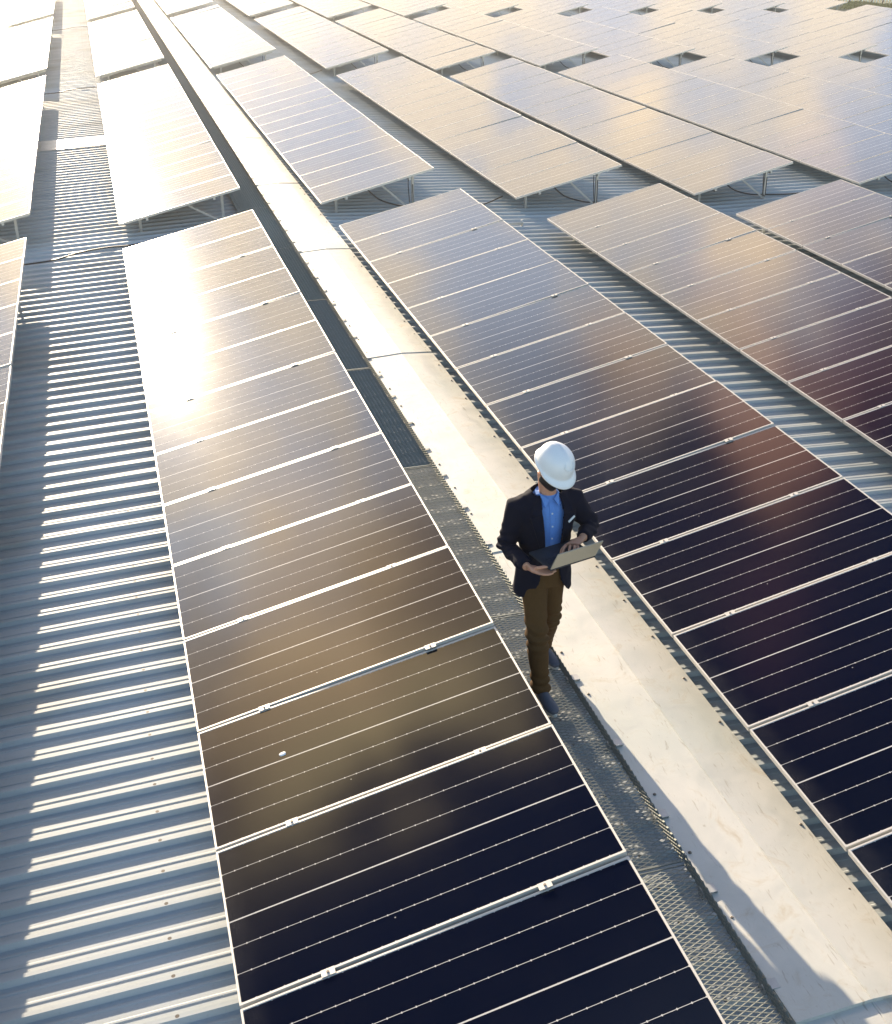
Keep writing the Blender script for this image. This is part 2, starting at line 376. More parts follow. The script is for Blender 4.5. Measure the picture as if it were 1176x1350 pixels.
cb = bmesh.new(); box(cb, (-0.01, -0.03, 0), (0.075, 0.03, 0.005)); box(cb, (-0.012, -0.03, -0.045), (-0.006, 0.03, 0.004)); box(cb, (0.068, -0.03, -0.008), (0.075, 0.03, 0.0))
clip_me = bpy.data.meshes.new('clip'); cb.to_mesh(clip_me); cb.free(); clip_me.materials.append(MAT['rail'])
for k in range(-8, 22):
    y = -2.8 + 2.62*k
    me = G_shut if k >= 0 else (G_dusk if k in (-1, -2) else (G_mid if k in (-3, -4) else G_open))
    o = bpy.data.objects.new('grating_sheet', me); COL.objects.link(o); o.parent = wk
    o.location = (0.72, y, rz(-0.72)+0.062)
    for yy in (0.35, 1.05, 1.75, 2.4):
        c = bpy.data.objects.new('clip', clip_me); COL.objects.link(c); c.parent = o
        c.location = (WX1+0.01, yy + 0.03*math.sin(k*3+yy*5), 0.046-(rz(-0.72)+0.062)+0.0); c.location.z = 0.034-(rz(-0.72)+0.062)

# ------------------------------------------------------------------ solar tables
PW, PL, PITCHY, NP = 2.0, 1.03, 1.05, 15
def mesh_of(bm, name, mats):
    me = bpy.data.meshes.new(name); bm.to_mesh(me); bm.free()
    for m in mats: me.materials.append(m)
    return me
bm = bmesh.new()            # glass laminate; local x up the slope, y along the row
uvl = bm.loops.layers.uv.new('UVMap')
box(bm, (0.006, 0.006, -0.005), (PW-0.006, PL-0.006, 0.0))
for f in bm.faces:
    for l in f.loops: l[uvl].uv = (l.vert.co.x, l.vert.co.y)
panel_me = mesh_of(bm, 'solar_panel', [MAT['glass']])
bm = bmesh.new()            # aluminium frame
z0, z1, lw = -0.034, 0.0025, 0.0105
box(bm, (0, 0, z0), (lw, PL, z1)); box(bm, (PW-lw, 0, z0), (PW, PL, z1))
box(bm, (lw, 0, z0), (PW-lw, lw, z1-0.0002)); box(bm, (lw, PL-lw, z0), (PW-lw, PL, z1-0.0002))
frame_me = mesh_of(bm, 'panel_frame', [MAT['frame']])
bm = bmesh.new()            # mid clamp at the near end of a panel
box(bm, (-0.035, -0.031, 0.0027), (0.035, 0.011, 0.0067)); tube(bm, [(0, -0.010, 0.0060), (0, -0.010, 0.012)], 0.007, 6, 1)
clamp_me = mesh_of(bm, 'clamp', [MAT['frame'], MAT['screw']])
CT, ST = math.cos(TILT), math.sin(TILT)
TLEN = NP*PITCHY
bm = bmesh.new(); bar(bm, (0, 0.02, 0), (0, TLEN-0.04, 0), 0.04, 0.045); rail_me = mesh_of(bm, 'rail', [MAT['rail']])
bm = bmesh.new(); bar(bm, (0.12, 0, 0), (PW-0.08, 0, 0), 0.045, 0.05); rafter_me = mesh_of(bm, 'rafter', [MAT['rail']])
RWORD = {'A': 'nearest row', 'F': 'second row back', 'G': 'third row back', 'H': 'farthest row'}
YROW = {'A': -TLEN, 'F': 1.51, 'G': 18.82, 'H': 36.15}
ORD = ['', 'first', 'second', 'third', 'fourth', 'fifth', 'sixth', 'seventh', 'eighth', 'ninth', 'tenth']
LOOK = {('A', 0): 'solar table under the man with dark near panels, left of the walkway',
        ('A', 1): 'solar table right of the ridge cap behind the man, nearest row',
        ('A', -1): 'solar table cut by the left photo edge, nearest row',
        ('F', 0): 'sun-glaring solar table left of the ridge cap, second row back',
        ('F', -1): 'sun-bleached solar table at the left photo edge, second row back'}
rt = random.Random(5)
leg_cache = {}
def leg_mesh(kind, a, b, wdt):
    k = (kind, round(a[0], 2), round(a[2], 2), round(b[0], 2), round(b[2], 2))
    if k not in leg_cache:
        bm = bmesh.new(); bar(bm, a, b, wdt, wdt)
        if kind == 'post': box(bm, (a[0]-0.05, -0.05, a[2]), (a[0]+0.05, 0.05, a[2]+0.008))
        leg_cache[k] = mesh_of(bm, kind, [MAT['rail']])
    return leg_cache[k]
def put(name, me, parent, loc, rot=(0, 0, 0)):
    o = bpy.data.objects.new(name, me); COL.objects.link(o); o.parent = parent; o.location = loc; o.rotation_euler = rot; return o
def solar_table(row, c):
    lab = LOOK.get((row, c))
    if not lab:
        if c <= 0: lab = 'solar table %s left of the ridge cap in the %s' % (ORD[1-c], RWORD[row])
        else: lab = 'solar table %s right of the ridge cap in the %s' % (ORD[c], RWORD[row])
    t = thing('solar_table', lab, 'solar table', (LOWX[c], YROW[row], LOWZ[c]), 'tilted solar tables on the roof')
    for k in range(NP):
        tx, ty = rt.gauss(0, 0.0013), rt.gauss(0, 0.0022)
        p = put('solar_panel', panel_me, t, (0, k*PITCHY+0.01, 0), (tx, -TILT+ty, 0))
        put('panel_frame', frame_me, p, (0, 0, 0))
        if row == 'A' and k: put('clamp', clamp_me, p, (0.44, 0, 0)); put('clamp', clamp_me, p, (PW-0.44, 0, 0))
    for u in (0.44, PW-0.44): put('rail', rail_me, t, (u*CT+0.058*ST, 0, u*ST-0.058*CT), (0, -TILT, 0))
    x0 = LOWX[c]; zb = lambda x: rz(x0+x)-LOWZ[c]+0.001
    for y in (0.42, 5.2, 10.4, TLEN-0.42):
        put('rafter', rafter_me, t, (0.107*ST, y, -0.107*CT), (0, -TILT, 0))
        zr = lambda x: x*math.tan(TILT)-0.11/CT-0.02
        xl, xh, xm = 0.34, PW*CT-0.26, PW*CT*0.58
        put('post', leg_mesh('post', (xl, 0, zb(xl)), (xl, 0, zr(xl)), 0.04), t, (0, y+0.03, 0))
        put('post', leg_mesh('post', (xh, 0, zb(xh)), (xh, 0, zr(xh)), 0.04), t, (0, y+0.03, 0))
        put('brace', leg_mesh('brace', (xh-0.03, 0, zb(xh)+0.03), (xm, 0, zr(xm)), 0.03), t, (0, y-0.03, 0))
    return t
TABLES = {}
for row, cs in (('A', (-1, 0, 1, 2, 3, 4)), ('F', range(-1, 8)), ('G', range(-1, 11)), ('H', range(-2, 11))):
    for c in cs: TABLES[row, c] = solar_table(row, c)
# a bird dropping on one panel of the man's table
bm = bmesh.new(); bmesh.ops.create_icosphere(bm, subdivisions=2, radius=1)
for v in bm.verts: v.co = Vector((v.co.x*0.022*(1+0.4*noise.noise(v.co*2)), v.co.y*0.017*(1+0.5*noise.noise(v.co*3)), max(0.0, v.co.z*0.006)))
pan = [o for o in TABLES['A', 0].children if o.name.startswith('solar_panel')][3]
dr = bm_obj('dropping', bm, MAT['cloth'], pan); dr.location = (0.48, 0.565, 0.001)

# ------------------------------------------------------------------ cables, flashing
def cable(pts, label, r=0.011, n=8):
    bm = bmesh.new(); tube(bm, spline(pts, n), r, 6)
    return tag(bm_obj('cable', bm, MAT['cable'], None, True), label, 'cable', 'black power cables on the roof')
def on(x, y, h=0.0): return (x, y, rz(x)+0.045+h)
for row, yb, word in (('A', 0.75, 'first'), ('F', 18.05, 'second'), ('G', 35.4, 'third')):
    cable([on(-4.45, yb-.1), on(-4.0, yb-.05), on(-3.6, yb+.1, .03), on(-3.2, yb+.25, .02), on(-2.8, yb+.3), on(-2.2, yb+.4), on(-1.4, yb+.5)],
          'black cable lying across the roof left of the ridge cap, %s gap between rows' % word, 0.013)
for row, yb in (('F', 1.51), ('G', 18.82)):
    for c in range(1, 7 if row == 'F' else 11):
        xa = LOWX[c]; xh = xa+PW*CT
        cable([on(xa+0.9, yb+0.7, 0.33), on(xa+1.15, yb+0.65, 0.12), on(xa+1.5, yb+0.6, 0.02), on(xh-.2, yb+0.55, 0.01), on(xh+.3, yb+.5), on(xh+.8, yb+.55), on(xh+1.1, yb+.65), on(xh+1.5, yb+.8, .1)],
              'black cable under the %s table right of the ridge, %s' % (ORD[c], RWORD[row]), 0.012)
        cable([(xh-.34, yb+.40, LOWZ[c]+.3), (xh-.36, yb+.36, LOWZ[c]+.1), (xh-.33, yb+.35, rz(xh-.3)+.12), (xh-.28, yb+.36, rz(xh-.3)+.1), (xh-.275, yb+.38, LOWZ[c]+.12)],
              'cable loop beside tall post of %s table right of ridge, %s' % (ORD[c], RWORD[row]), 0.008, 5)
bm = bmesh.new()
for i in range(8):
    xa = -4.6+i*0.25; box(bm, (xa, 9.62, rz(xa)+0.041), (xa+0.249, 10.75, rz(xa)+0.047))
tag(bm_obj('flashing', bm, MAT['cap']), 'pale flat metal flashing sheet lying across the ribs between the left tables', 'flashing')
# short conduits lying in the first gap
for i, (xa, ya, ln) in enumerate(((0.55, 0.9, 0.42), (2.55, 0.62, 1.0), (5.95, 0.62, 0.8))):
    bm = bmesh.new(); tube(bm, [on(xa, ya, .03), on(xa+ln, ya+.02, .03)], 0.022, 8); tube(bm, [on(xa+ln-.02, ya+.02, -.04), on(xa+ln-.02, ya+.02, .09)], 0.018, 8)
    tag(bm_obj('conduit', bm, MAT['rail']), 'short pale conduit on the ribs before the %s table right of the ridge' % ORD[i+1], 'conduit', 'short conduits in the first gap')

# ------------------------------------------------------------------ beyond the roof
bm = bmesh.new(); S = 170
vs = [bm.verts.new((x, y, -6.0)) for x, y in ((-S, -S), (S, -S), (S, S), (-S, S))]; bm.faces.new(vs)
g = bm_obj('ground', bm, MAT['ground']); g['kind'] = 'structure'
bm = bmesh.new(); box(bm, (XR-0.05, -24, -5.99), (XR+0.1, 70, rz(XR)-0.06)); box(bm, (XR+0.1, -24, rz(XR)-0.25), (XR+0.28, 70, rz(XR)-0.08))
tag(bm_obj('warehouse_wall', bm, MAT['wall']), 'grey clad side wall of the warehouse below the right roof edge', 'wall')
A0, B0 = Vector((64.0, 118.0, -6.0)), Vector((96.0, 92.5, -6.0)); dF = (B0-A0).normalized(); nF = Vector((dF.y, -dF.x, 0))
if nF.y > 0: nF = -nF
A0 += nF*4; B0 += nF*4
fl = (B0-A0).length
ft = thing('fence', 'blue sheet fence with dark leaning posts beyond the grass at the far corner', 'fence', A0)
bm = bmesh.new()
for k in range(int(fl/0.3)):
    a = dF*(k*0.3); bar(bm, a+nF*(0.03*(k % 2))+Vector((0, 0, .1)), a+nF*(0.03*(k % 2))+Vector((0, 0, 4.0)), 0.31, 0.03, up=dF)
bm_obj('sheet', bm, MAT['fence'], ft)
for k in range(int(fl/1.15)):
    bm = bmesh.new(); a = dF*(k*1.15)+nF*0.2; bar(bm, a-dF*.12, a+dF*0.35+Vector((0, 0, 3.8)), 0.13, 0.13, up=dF)
    bm_obj('post', bm, MAT['post'], ft)
bm = bmesh.new(); rg = random.Random(3)
for k in range(9000):
    s = 20.3+rg.random()*(fl-20.3); q = rg.random()**1.2*6.0
    b = A0 + dF*s + nF*(0.5+q) ; hgt = (0.10+0.16*rg.random()) * (0.5+1.6*max(0, noise.noise((s*0.45, q*.3, 4))+0.4))
    an = rg.random()*6.28; sx = Vector((math.cos(an), math.sin(an), 0))*(0.06+0.08*rg.random()); ln = Vector((rg.uniform(-.25, .25), rg.uniform(-.25, .25), 0))*hgt
    vs = [bm.verts.new(b-sx), bm.verts.new(b+sx), bm.verts.new(b+ln+sx*.4+Vector((0, 0, hgt*.8))), bm.verts.new(b+ln*1.4+Vector((0, 0, hgt)))]
    bm.faces.new(vs)
gr = bm_obj('grass', bm, MAT['grass']); gr['kind'] = 'stuff'; gr['label'] = 'dry tufted grass at the far right corner beyond the roof'; gr['category'] = 'grass'

# ------------------------------------------------------------------ person
P0 = Vector((-0.60, -11.45, 0.0))
dep = bpy.context.evaluated_depsgraph_get
def fuse(name, bm, m, voxel, parent, smooth=6, fold=None):
    """one continuous skin grown over overlapping lofts"""
    me = bpy.data.meshes.new(name+'_tmp'); bmesh.ops.recalc_face_normals(bm, faces=bm.faces); bm.to_mesh(me); bm.free()
    o = bpy.data.objects.new(name+'_tmp', me); COL.objects.link(o)
    md = o.modifiers.new('r', 'REMESH'); md.mode = 'VOXEL'; md.voxel_size = voxel
    if smooth:
        ms = o.modifiers.new('s', 'SMOOTH'); ms.iterations = smooth; ms.factor = 0.5
    d = dep(); d.update()
    me2 = bpy.data.meshes.new_from_object(o.evaluated_get(d)); me2.name = name
    bpy.data.objects.remove(o); bpy.data.meshes.remove(me)
    if fold:
        nrm = [v.normal.copy() for v in me2.vertices]
        for v, n_ in zip(me2.vertices, nrm): v.co += n_*fold(v.co + P0)
    for f in me2.polygons: f.use_smooth = True
    me2.transform(Matrix.Translation(-P0)) if not fold else me2.transform(Matrix.Identity(4))
    return link(name, me2, m, parent)
def wl(*pts): return [Vector(p) for p in pts]
def ring_loft(bm, rings, n=24):
    """rings: (centre, side vec, front vec, half width, front, back)"""
    R = []
    for c, s, f, a, fr, bk in rings:
        c = Vector(c)
        R.append([bm.verts.new(c + s*(a*math.cos(t)) + f*((fr if math.sin(t) > 0 else bk)*math.sin(t))) for t in [2*math.pi*k/n for k in range(n)]])
    for A, B in zip(R, R[1:]):
        for k in range(n): bm.faces.new((A[k], A[(k+1) % n], B[(k+1) % n], B[k]))
    bm.faces.new(R[0][::-1]); bm.faces.new(R[-1])
X, Y, Z = Vector((1, 0, 0)), Vector((0, 1, 0)), Vector((0, 0, 1)); FR = Vector((0, -1, 0))
# joints (world)
cx_, cy_ = -0.632, -11.43
shR, elR, wrR = Vector((-0.818, -11.425, 1.378)), Vector((-0.885, -11.425, 1.105)), Vector((-0.855, -11.725, 1.112))
shL, elL, wrL = Vector((-0.447, -11.425, 1.378)), Vector((-0.318, -11.435, 1.165)), Vector((-0.458, -11.640, 1.212))
hipR, knR, anR = Vector((-0.70, -11.42, 0.92)), Vector((-0.722, -11.60, 0.50)), Vector((-0.700, -11.66, 0.13))
hipL, knL, anL = Vector((-0.565, -11.42, 0.92)), Vector((-0.560, -11.42, 0.50)), Vector((-0.512, -11.18, 0.13))
# head frame
ht = math.radians(31); hyaw = math.radians(20)
hf = Vector((math.sin(hyaw)*math.cos(ht), -math.cos(hyaw)*math.cos(ht), -math.sin(ht))); hs = Vector((math.cos(hyaw), math.sin(hyaw), 0)); hu = hs.cross(hf)*-1
if hu.z < 0: hu = -hu
HC = Vector((-0.622, -11.47, 1.632))
bm = bmesh.new()
prof = [(-0.118, .028, .055, .0), (-0.105, .045, .082, .02), (-0.08, .056, .090, .05), (-0.045, .064, .092, .075), (-0.01, .070, .094, .090), (0.03, .074, .095, .098), (0.07, .072, .088, .096), (0.10, .058, .068, .078), (0.12, .03, .036, .042)]
ring_loft(bm, [(HC+hu*h, hs, hf, a, f, b) for h, a, f, b in prof], 28)
# nose, ears, brow
ring_loft(bm, [(HC+hu*h+hf*d, hs, hf, a, f, .02) for h, d, a, f in ((-0.05, .085, .014, .012), (-0.038, .09, .019, .024), (-0.02, .09, .013, .020), (0.012, .088, .009, .010))], 10)
for s in (-1, 1):
    ring_loft(bm, [(HC+hs*(s*.072)+hu*h-hf*.005, hs, hf, .010, a, a) for h, a in ((-.035, .008), (-.015, .016), (.010, .020), (.03, .012))], 10)
tube(bm, [Vector((cx_, cy_-.005, 1.36)), Vector((cx_+.004, cy_-.012, 1.46)), HC-hu*.05-hf*.03], [.062, .056, .055], 16)
# hidden torso and limbs
ring_loft(bm, [(Vector((cx_, cy_, z)), X, FR, a, f, f) for z, a, f in ((.84, .13, .085), (.95, .14, .09), (1.1, .13, .085), (1.25, .145, .09), (1.36, .15, .08), (1.42, .10, .06))], 20)
tube(bm, [shR, (shR+elR)/2, elR], [.045, .042, .036], 12); tube(bm, [elR, (elR+wrR)/2, wrR], [.036, .036, .026], 12)
tube(bm, [shL, (shL+elL)/2, elL], [.045, .042, .036], 12); tube(bm, [elL, (elL+wrL)/2, wrL], [.036, .036, .026], 12)
tube(bm, [hipR, (hipR+knR)/2, knR, (knR+anR)/2, anR], [.07, .062, .048, .045, .032], 12)
tube(bm, [hipL, (hipL+knL)/2, knL, (knL+anL)/2, anL], [.07, .062, .048, .045, .032], 12)
for a in (anR, anL): tube(bm, [a, a+Vector((0.0, -.05, -.05)), a+Vector((0.02, -.14, -.065))], [.03, .028, .018], 10)
# right hand under the corner of the laptop
def finger(pts, r0): tube(bm, [Vector(p) for p in pts], [r0, r0*.98, r0*.92, r0*.72], 10)
pk = Vector((-0.795, -11.805, 1.118))
ring_loft(bm, [(wrR, Y, Z, .026, .02, .02), (wrR.lerp(pk, .45), Vector((.6, .8, 0)), Z, .036, .018, .018), (pk, Vector((.55, .83, 0)), Z, .042, .014, .014), (pk+Vector((.018, -.012, 0)), Vector((.5, .86, 0)), Z, .036, .011, .011)], 14)
for k, (ln, dz) in enumerate(((.070, 0), (.084, .002), (.078, .001), (.058, -.002))):
    b = pk + Vector((.5, .86, 0))*(-.031+.0205*k) + Vector((.012, -.008, 0)); dv = Vector((.97, -.22+.03*k, 0)).normalized()
    finger((b, b+dv*ln*.42+Vector((0, 0, -.003)), b+dv*ln*.75+Vector((0, 0, .001+dz)), b+dv*ln+Vector((0, 0, .007+dz))), .0093)
th = Vector((-0.822, -11.788, 1.128))
tube(bm, [th, th+Vector((.006, -.026, .022)), th+Vector((.035, -.045, .036)), th+Vector((.058, -.050, .036))], [.014, .0125, .0105, .0075], 10)
# left hand typing
pl = Vector((-0.555, -11.702, 1.212))
ring_loft(bm, [(wrL, Vector((.55, -.6, .2)).normalized(), Z, .026, .018, .018), (wrL.lerp(pl, .5), Vector((.7, -.6, 0)).normalized(), Z, .036, .016, .016), (pl, Vector((.9, -.35, 0)).normalized(), Z, .043, .013, .014)], 14)
kn = wl((-.592, -11.698, 1.213), (-.570, -11.712, 1.216), (-.546, -11.720, 1.214), (-.524, -11.722, 1.208))
tp = wl((-.640, -11.752, 1.164), (-.606, -11.778, 1.164), (-.572, -11.787, 1.164), (-.542, -11.780, 1.164))
for a, b in zip(kn, tp): finger((a, a.lerp(b, .45)+Vector((0, 0, .016)), a.lerp(b, .8)+Vector((0, 0, .010)), b), .0092)
tb = Vector((-.548, -11.662, 1.200))
tube(bm, [tb, tb+Vector((-.04, -.012, -.010)), tb+Vector((-.072, -.034, -.020)), tb+Vector((-.085, -.052, -.032))], [.014, .0125, .010, .0075], 10)
body = fuse('person', bm, MAT['skin'], 0.0042, None, 4)
body.location = P0
tag(body, 'bearded man in white helmet, navy jacket and brown trousers walking with a laptop', 'person')
def local(o): o.location = (0, 0, 0); return o
def sub(name, bm, m, smooth=True):
    for v in bm.verts: v.co -= P0
    return bm_obj(name, bm, m, body, smooth)
# eyes
bm = bmesh.new()
for s in (-1, 1):
    r = bmesh.ops.create_uvsphere(bm, u_segments=10, v_segments=8, radius=.012)
    bmesh.ops.translate(bm, verts=r['verts'], vec=HC+hs*(s*.031)+hf*.080+hu*.006)
sub('eye', bm, MAT['lens'])
bm = bmesh.new()                                             # beard
ring_loft(bm, [(HC+hu*h, hs, hf, a, f, b) for h, a, f, b in ((-.128, .026, .062, 0), (-.112, .047, .092, .01), (-.085, .0595, .099, .03), (-.055, .066, .0985, .02), (-.040, .0685, .094, .005))], 28)
sub('beard', bm, MAT['hair'])
bm = bmesh.new()                                             # hair below the helmet
ring_loft(bm, [(HC+hu*h-hf*.004, hs, hf, a, f, b) for h, a, f, b in ((-.035, .060, -.02, .086), (-.0, .0735, -.01, .098), (.04, .078, .02, .104), (.08, .074, .06, .10), (.12, .04, .04, .05))], 24)
sub('hair', bm, MAT['hair'])
# helmet
HR = HC+hu*.060-hf*.004
bm = bmesh.new(); n = 56; rows = []
def hat_pt(a, k):
    """a: angle (pi/2 = front), k: 0 rim .. 1 crown"""
    c, s = math.cos(a), math.sin(a)
    w_ = math.cos(k*math.pi/2)**0.72; h = math.sin(k*math.pi/2)**0.95*0.124
    ax, bx = 0.113, 0.134
    rid = 0.006*math.exp(-(c*w_*ax/0.030)**4)*(1 if k > 0.22 else k/.22)*(1 if s > -0.95 else .6)
    v = hs*(c*w_*ax) + hf*(s*w_*bx) + hu*(h+rid)
    return HR+v
for k in [i/16 for i in range(16)]+[0.985]:
    rows.append([bm.verts.new(hat_pt(2*math.pi*j/n, k)) for j in range(n)])
for A, B in zip(rows, rows[1:]):
    for j in range(n): bm.faces.new((A[j], A[(j+1) % n], B[(j+1) % n], B[j]))
bm.faces.new(rows[-1])
def rim(a, q, dz):
    c, s = math.cos(a), math.sin(a)
    vis = max(0, (s-0.15)/0.85)**0.8 if s > .15 else 0
    ext = 0.009 + 0.036*vis
    return HR + hs*(c*(0.113+ext*q*(1-.25*vis))) + hf*(s*(0.134+ext*q)) + hu*(-0.006*q-0.016*vis*q+dz)
prev = rows[0]
for q, dz in ((0.15, -.002), (0.6, -.004), (1.0, -.006), (1.0, -.011), (0.2, -.010)):
    cur = [bm.verts.new(rim(2*math.pi*j/n, q, dz)) for j in range(n)]
    for j in range(n): bm.faces.new((cur[j], cur[(j+1) % n], prev[(j+1) % n], prev[j]))
    prev = cur
bmesh.ops.recalc_face_normals(bm, faces=bm.faces)
hat = sub('hard_hat', bm, MAT['hat']); hat['label'] = 'white hard hat with front visor'
bm = bmesh.new()                                             # raised front badge panel outline on the shell
pts = [hat_pt(math.pi/2+da, k)+hf*.002+hu*.003 for da, k in ((-.42, .62), (-.40, .45), (-.2, .36), (.2, .36), (.40, .45), (.42, .62))]
tube(bm, pts, 0.0028, 6); sub('hat_ridge', bm, MAT['hat'])

def folds(sc, amp):
    def f(p):
        return amp*(noise.noise(Vector((p.x*sc, p.y*sc, p.z*sc*0.55)))+0.5*noise.noise(Vector((p.x*sc*2.3, p.y*sc*2.3, p.z*sc*1.2+7))))
    return f
def arm_folds(p):
    a = folds(9, .009)(p)
    for e, ax in ((elR, 1), (elL, 1)):
        d = (p-e).length
        if d < .19: a += .009*(1-d/.19)*math.sin((p.z*1.0+p.y*.6+p.x*.4)*95+2*noise.noise(p*9))
    return a
# shirt
bm = bmesh.new()
ring_loft(bm, [(Vector((cx_, cy_-o, z)), X, FR, a, f, .095) for z, a, f, o in ((.84, .142, .100, 0), (.93, .145, .108, 0), (1.05, .143, .117, 0), (1.18, .152, .126, 0), (1.30, .158, .123, 0), (1.38, .150, .105, 0), (1.43, .10, .078, 0), (1.465, .066, .066, .004))], 40)
shirt = sub('shirt', bm, MAT['shirt'])
bm = bmesh.new()                                             # collar wings and placket
for s in (-1, 1):
    pts = [Vector((cx_+s*.066, cy_+.02, 1.475)), Vector((cx_+s*.064, cy_-.045, 1.478)), Vector((cx_+s*.016, cy_-.093, 1.452)), Vector((cx_+s*.046, cy_-.113, 1.408)), Vector((cx_+s*.078, cy_-.075, 1.425)), Vector((cx_+s*.085, cy_-.0, 1.445))]
    top = [bm.verts.new(p) for p in pts]; bot = [bm.verts.new(p+Vector((0, .008, -.006))) for p in pts]
    bm.faces.new(top); bm.faces.new(bot[::-1])
    for i in range(6): bm.faces.new((top[i], bot[i], bot[(i+1) % 6], top[(i+1) % 6]))
c_ = sub('collar', bm, MAT['shirt'], False); c_.parent = shirt
bm = bmesh.new()
def shirt_y(z):
    T_ = ((.84, .100), (.93, .108), (1.05, .117), (1.18, .126), (1.30, .123), (1.38, .105), (1.43, .078))
    for (a, b), (c, d_) in zip(T_, T_[1:]):
        if z <= c: return cy_-(b+(d_-b)*(z-a)/(c-a))
    return cy_-.078
zs = [.98+.02*i for i in range(23)]
for a, b in zip(zs, zs[1:]):
    bar(bm, (cx_, shirt_y(a)-.001, a), (cx_, shirt_y(b)-.001, b), .030, .004, up=FR)
c_ = sub('placket', bm, MAT['shirt'], False); c_.parent = shirt
bm = bmesh.new()
for z in (1.36, 1.275, 1.19, 1.105, 1.02): tube(bm, [Vector((cx_, shirt_y(z), z)), Vector((cx_, shirt_y(z)-.006, z))], .006, 8)
c_ = sub('button', bm, MAT['button'], False); c_.parent = shirt
# jacket: torso + sleeves fused, front opening cut out, then given a thickness
bm = bmesh.new()
ring_loft(bm, [(Vector((cx_, cy_+o, z)), X, FR, a, f, b) for z, a, f, b, o in ((.745, .205, .135, .165, .0), (.80, .200, .138, .155, 0), (.90, .190, .138, .140, 0), (1.0, .178, .136, .125, 0), (1.10, .172, .138, .118, 0), (1.20, .182, .146, .122, 0), (1.30, .196, .142, .128, 0), (1.37, .200, .124, .122, 0), (1.42, .186, .098, .108, 0), (1.455, .150, .076, .090, .005), (1.485, .090, .062, .078, .014))], 44)
def sleeve(s, e, wv, si):
    tube(bm, [s+Vector((-si*.05, 0, .012)), s, s.lerp(e, .45), e+Vector((si*.004, .012, 0)), e.lerp(wv, .3), e.lerp(wv, .65), e.lerp(wv, .94)], [.074, .078, .070, .063, .058, .050, .043], 18)
sleeve(shR, elR, wrR, -1); sleeve(shL, elL, wrL, 1)
jk = fuse('jacket', bm, MAT['jacket'], 0.0075, body, 5, lambda p: arm_folds(p-P0))
jk.data.transform(Matrix.Translation(-P0)); jk.location = (0, 0, 0)
OPEN = ((.70, .175), (.76, .150), (.80, .115), (.86, .080), (.95, .062), (1.05, .050), (1.15, .055), (1.25, .066), (1.36, .074), (1.44, .066), (1.55, .06))
def open_half(z):
    for (a, b), (c, d_) in zip(OPEN, OPEN[1:]):
        if z <= c: return b+(d_-b)*max(0, (z-a))/(c-a)
    return .06
bm = bmesh.new(); bm.from_mesh(jk.data)
kill = [f for f in bm.faces if (lambda c: c.y < cy_-.045 and abs(c.x-cx_-0.004) < open_half(c.z))(f.calc_center_median()+P0)]
kill += [f for f in bm.faces if (lambda c: c.z > 1.468 and (c.xy-Vector((cx_, cy_))).length < .1 and f.normal.z > .6)(f.calc_center_median()+P0)]
kill += [f for f in bm.faces if (lambda c: c.z < .752 and f.normal.z < -.6)(f.calc_center_median()+P0)]
bmesh.ops.delete(bm, geom=list(set(kill)), context='FACES'); 
bmesh.ops.smooth_vert(bm, verts=[v for v in bm.verts if v.is_boundary], factor=.5, use_axis_x=True, use_axis_y=True, use_axis_z=True)
bm.to_mesh(jk.data); bm.free()
md = jk.modifiers.new('thick', 'SOLIDIFY'); md.thickness = 0.007; md.offset = -1
bm = bmesh.new()                                             # lapels
for s in (-1, 1):
    prof = [(1.455, .060, .100, .060), (1.40, .072, .128, .108), (1.37, .072, .135, .126), (1.362, .072, .110, .134), (1.352, .070, .146, .134), (1.26, .062, .120, .150), (1.15, .053, .085, .147), (1.07, .049, .060, .141)]
    inn = []; out = []
    for z, xi, xo, fy in prof:
        inn.append(Vector((cx_+s*xi, cy_-fy-.008, z))); out.append(Vector((cx_+s*xo, cy_-fy+.010, z)))
    I = [bm.verts.new(p) for p in inn]; O = [bm.verts.new(p) for p in out]
    I2 = [bm.verts.new(p+Vector((0, .006, 0))) for p in inn]; O2 = [bm.verts.new(p+Vector((0, .012, 0))) for p in out]
    for i in range(len(prof)-1):
        for a, b in ((I, O), (O, O2), (I2, I)): bm.faces.new((a[i], b[i], b[i+1], a[i+1]))
bmesh.ops.recalc_face_normals(bm, faces=bm.faces)
c_ = sub('lapel', bm, MAT['jacket'], False); c_.parent = jk
bm = bmesh.new()
a = Vector((cx_+.100, cy_-.146, 1.303)); b = Vector((cx_+.146, cy_-.127, 1.330))
bar(bm, a, b, .006, .013, up=Z); sq = sub('pocket_square', bm, MAT['cloth'], False)
# trousers
bm = bmesh.new()
ring_loft(bm, [(Vector((cx_, cy_, z)), X, FR, a, f, f+.01) for z, a, f in ((.80, .155, .105), (.88, .165, .11), (.97, .158, .105), (1.02, .15, .10))], 30)
def leg(h, k, a): tube(bm, [h+Vector((0, 0, .02)), h.lerp(k, .25), h.lerp(k, .6), k, k.lerp(a, .35), k.lerp(a, .7), a+Vector((0, 0, -.02)), a+Vector((0, 0, -.045))], [.088, .092, .082, .071, .069, .063, .062, .064], 20)
leg(hipR, knR, anR); leg(hipL, knL, anL)
def tfold(p):
    q = p-P0; a = folds(7, .006)(q)
    for k in (knR, knL, anR, anL):
        d = abs(q.z-k.z)
        if d < .16: a += .005*(1-d/.16)*math.sin(q.z*85+q.x*30+3*noise.noise(q*7))
    return a
tr = fuse('trousers', bm, MAT['trouser'], 0.0075, body, 5, tfold)
tr.data.transform(Matrix.Translation(-P0)); tr.location = (0, 0, 0)
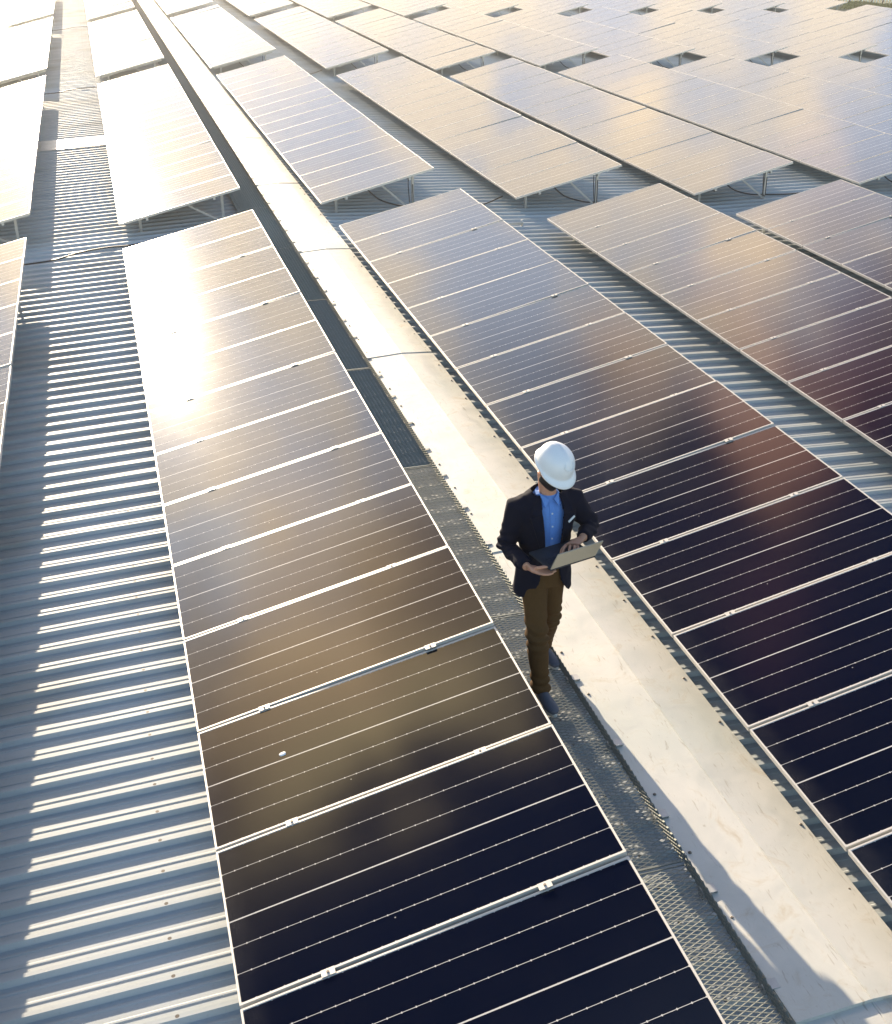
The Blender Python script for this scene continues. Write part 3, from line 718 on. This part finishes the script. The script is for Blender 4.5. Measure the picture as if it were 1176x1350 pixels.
# shoes
for a, dv in ((anR, Vector((.10, -.99, 0))), (anL, Vector((.14, -.99, 0)))):
    dv.normalize(); sv = Vector((-dv.y, dv.x, 0)); g0 = 0.040
    heel = Vector((a.x, a.y, 0)) - dv*.055
    bm = bmesh.new()
    R_ = []
    ring_loft(bm, [(heel+dv*t+Z*(g0+.022), sv, Z, w_, h, .022) for t, w_, h in ((0, .018, .045), (.012, .033, .068), (.06, .038, .075), (.10, .039, .062), (.15, .044, .044), (.20, .047, .032), (.245, .042, .024), (.272, .028, .015), (.281, .012, .008))], 20)
    s_ = sub('shoe', bm, MAT['shoe'])
    bm = bmesh.new()
    ring_loft(bm, [(heel+Z*zz+dv*.135, sv, dv, .047*q, .150*q, .139*q) for zz, q in ((g0-.012, .97), (g0-.010, 1.0), (g0+.010, 1.0), (g0+.012, .97))], 28)
    for v in bm.verts:                                       # narrower waist and heel
        t = (v.co-heel).dot(dv); k = .80 if t < .1 else .80+.2*min(1, (t-.1)/.08)
        c0 = heel+dv*t; v.co = Vector((c0.x, c0.y, v.co.z)) + sv*((v.co-c0).dot(sv)*k)
    c_ = sub('sole', bm, MAT['sole'], False); c_.parent = s_
# laptop
bl, br = Vector((-.753, -11.857, 1.15)), Vector((-.4265, -11.776, 1.15))
hx = (br-bl).normalized(); px_ = Vector((-hx.y, hx.x, 0)); LWd = (br-bl).length
lt = thing('laptop', 'open grey laptop held in the hands of the man', 'laptop', bl)
bm = bmesh.new(); bar(bm, hx*0+px_*.118, hx*LWd+px_*.118, .236, .014); bm_obj('base', bm, MAT['deck'], lt)
bm = bmesh.new(); bar(bm, hx*.015+px_*.075+Z*.0085, hx*(LWd-.015)+px_*.075+Z*.0085, .115, .002)
for r in range(5):
    for k in range(14): bar(bm, hx*(.022+k*.0212)+px_*(.026+r*.021)+Z*.0105, hx*(.022+k*.0212+.018)+px_*(.026+r*.021)+Z*.0105, .017, .002)
bm_obj('keyboard', bm, MAT['keys'], lt)
bm = bmesh.new(); bar(bm, hx*(LWd*.34)+px_*.185+Z*.0078, hx*(LWd*.66)+px_*.185+Z*.0078, .07, .0012); bm_obj('trackpad', bm, MAT['keys'], lt)
ld = -px_*math.cos(math.radians(64)) + Z*math.sin(math.radians(64)); ln_ = hx.cross(ld)
bm = bmesh.new(); o0 = Z*.006
bar(bm, o0+ld*.077, o0+ld*.077+hx*LWd, .152, .006, up=ln_); lid = bm_obj('lid', bm, MAT['lid'], lt)
sgn = 1 if ln_.dot(px_) > 0 else -1
bm = bmesh.new(); bar(bm, o0+ld*.077+hx*.008+ln_*(sgn*.0035), o0+ld*.077+hx*(LWd-.008)+ln_*(sgn*.0035), .138, .001, up=ln_); bm_obj('screen', bm, MAT['lens'], lid)

# ------------------------------------------------------------------ haze volume, added to imitate warm glare towards the sun
bm = bmesh.new(); box(bm, (-180, -180, -7.0), (180, 180, 7.0))
hm = bpy.data.materials.new('glare_haze'); hm.use_nodes = True; nt = hm.node_tree; nt.nodes.clear()
pv = N(nt, 'ShaderNodeVolumePrincipled', {'Color': (1.0, 0.95, 0.88, 1), 'Density': 0.0008, 'Anisotropy': 0.8})
ov = N(nt, 'ShaderNodeOutputMaterial'); nt.links.new(pv.outputs[0], ov.inputs['Volume'])
hz = bm_obj('haze', bm, hm); hz['kind'] = 'stuff'; hz['label'] = 'thin warm haze added for the glare towards the sun'; hz['category'] = 'haze'
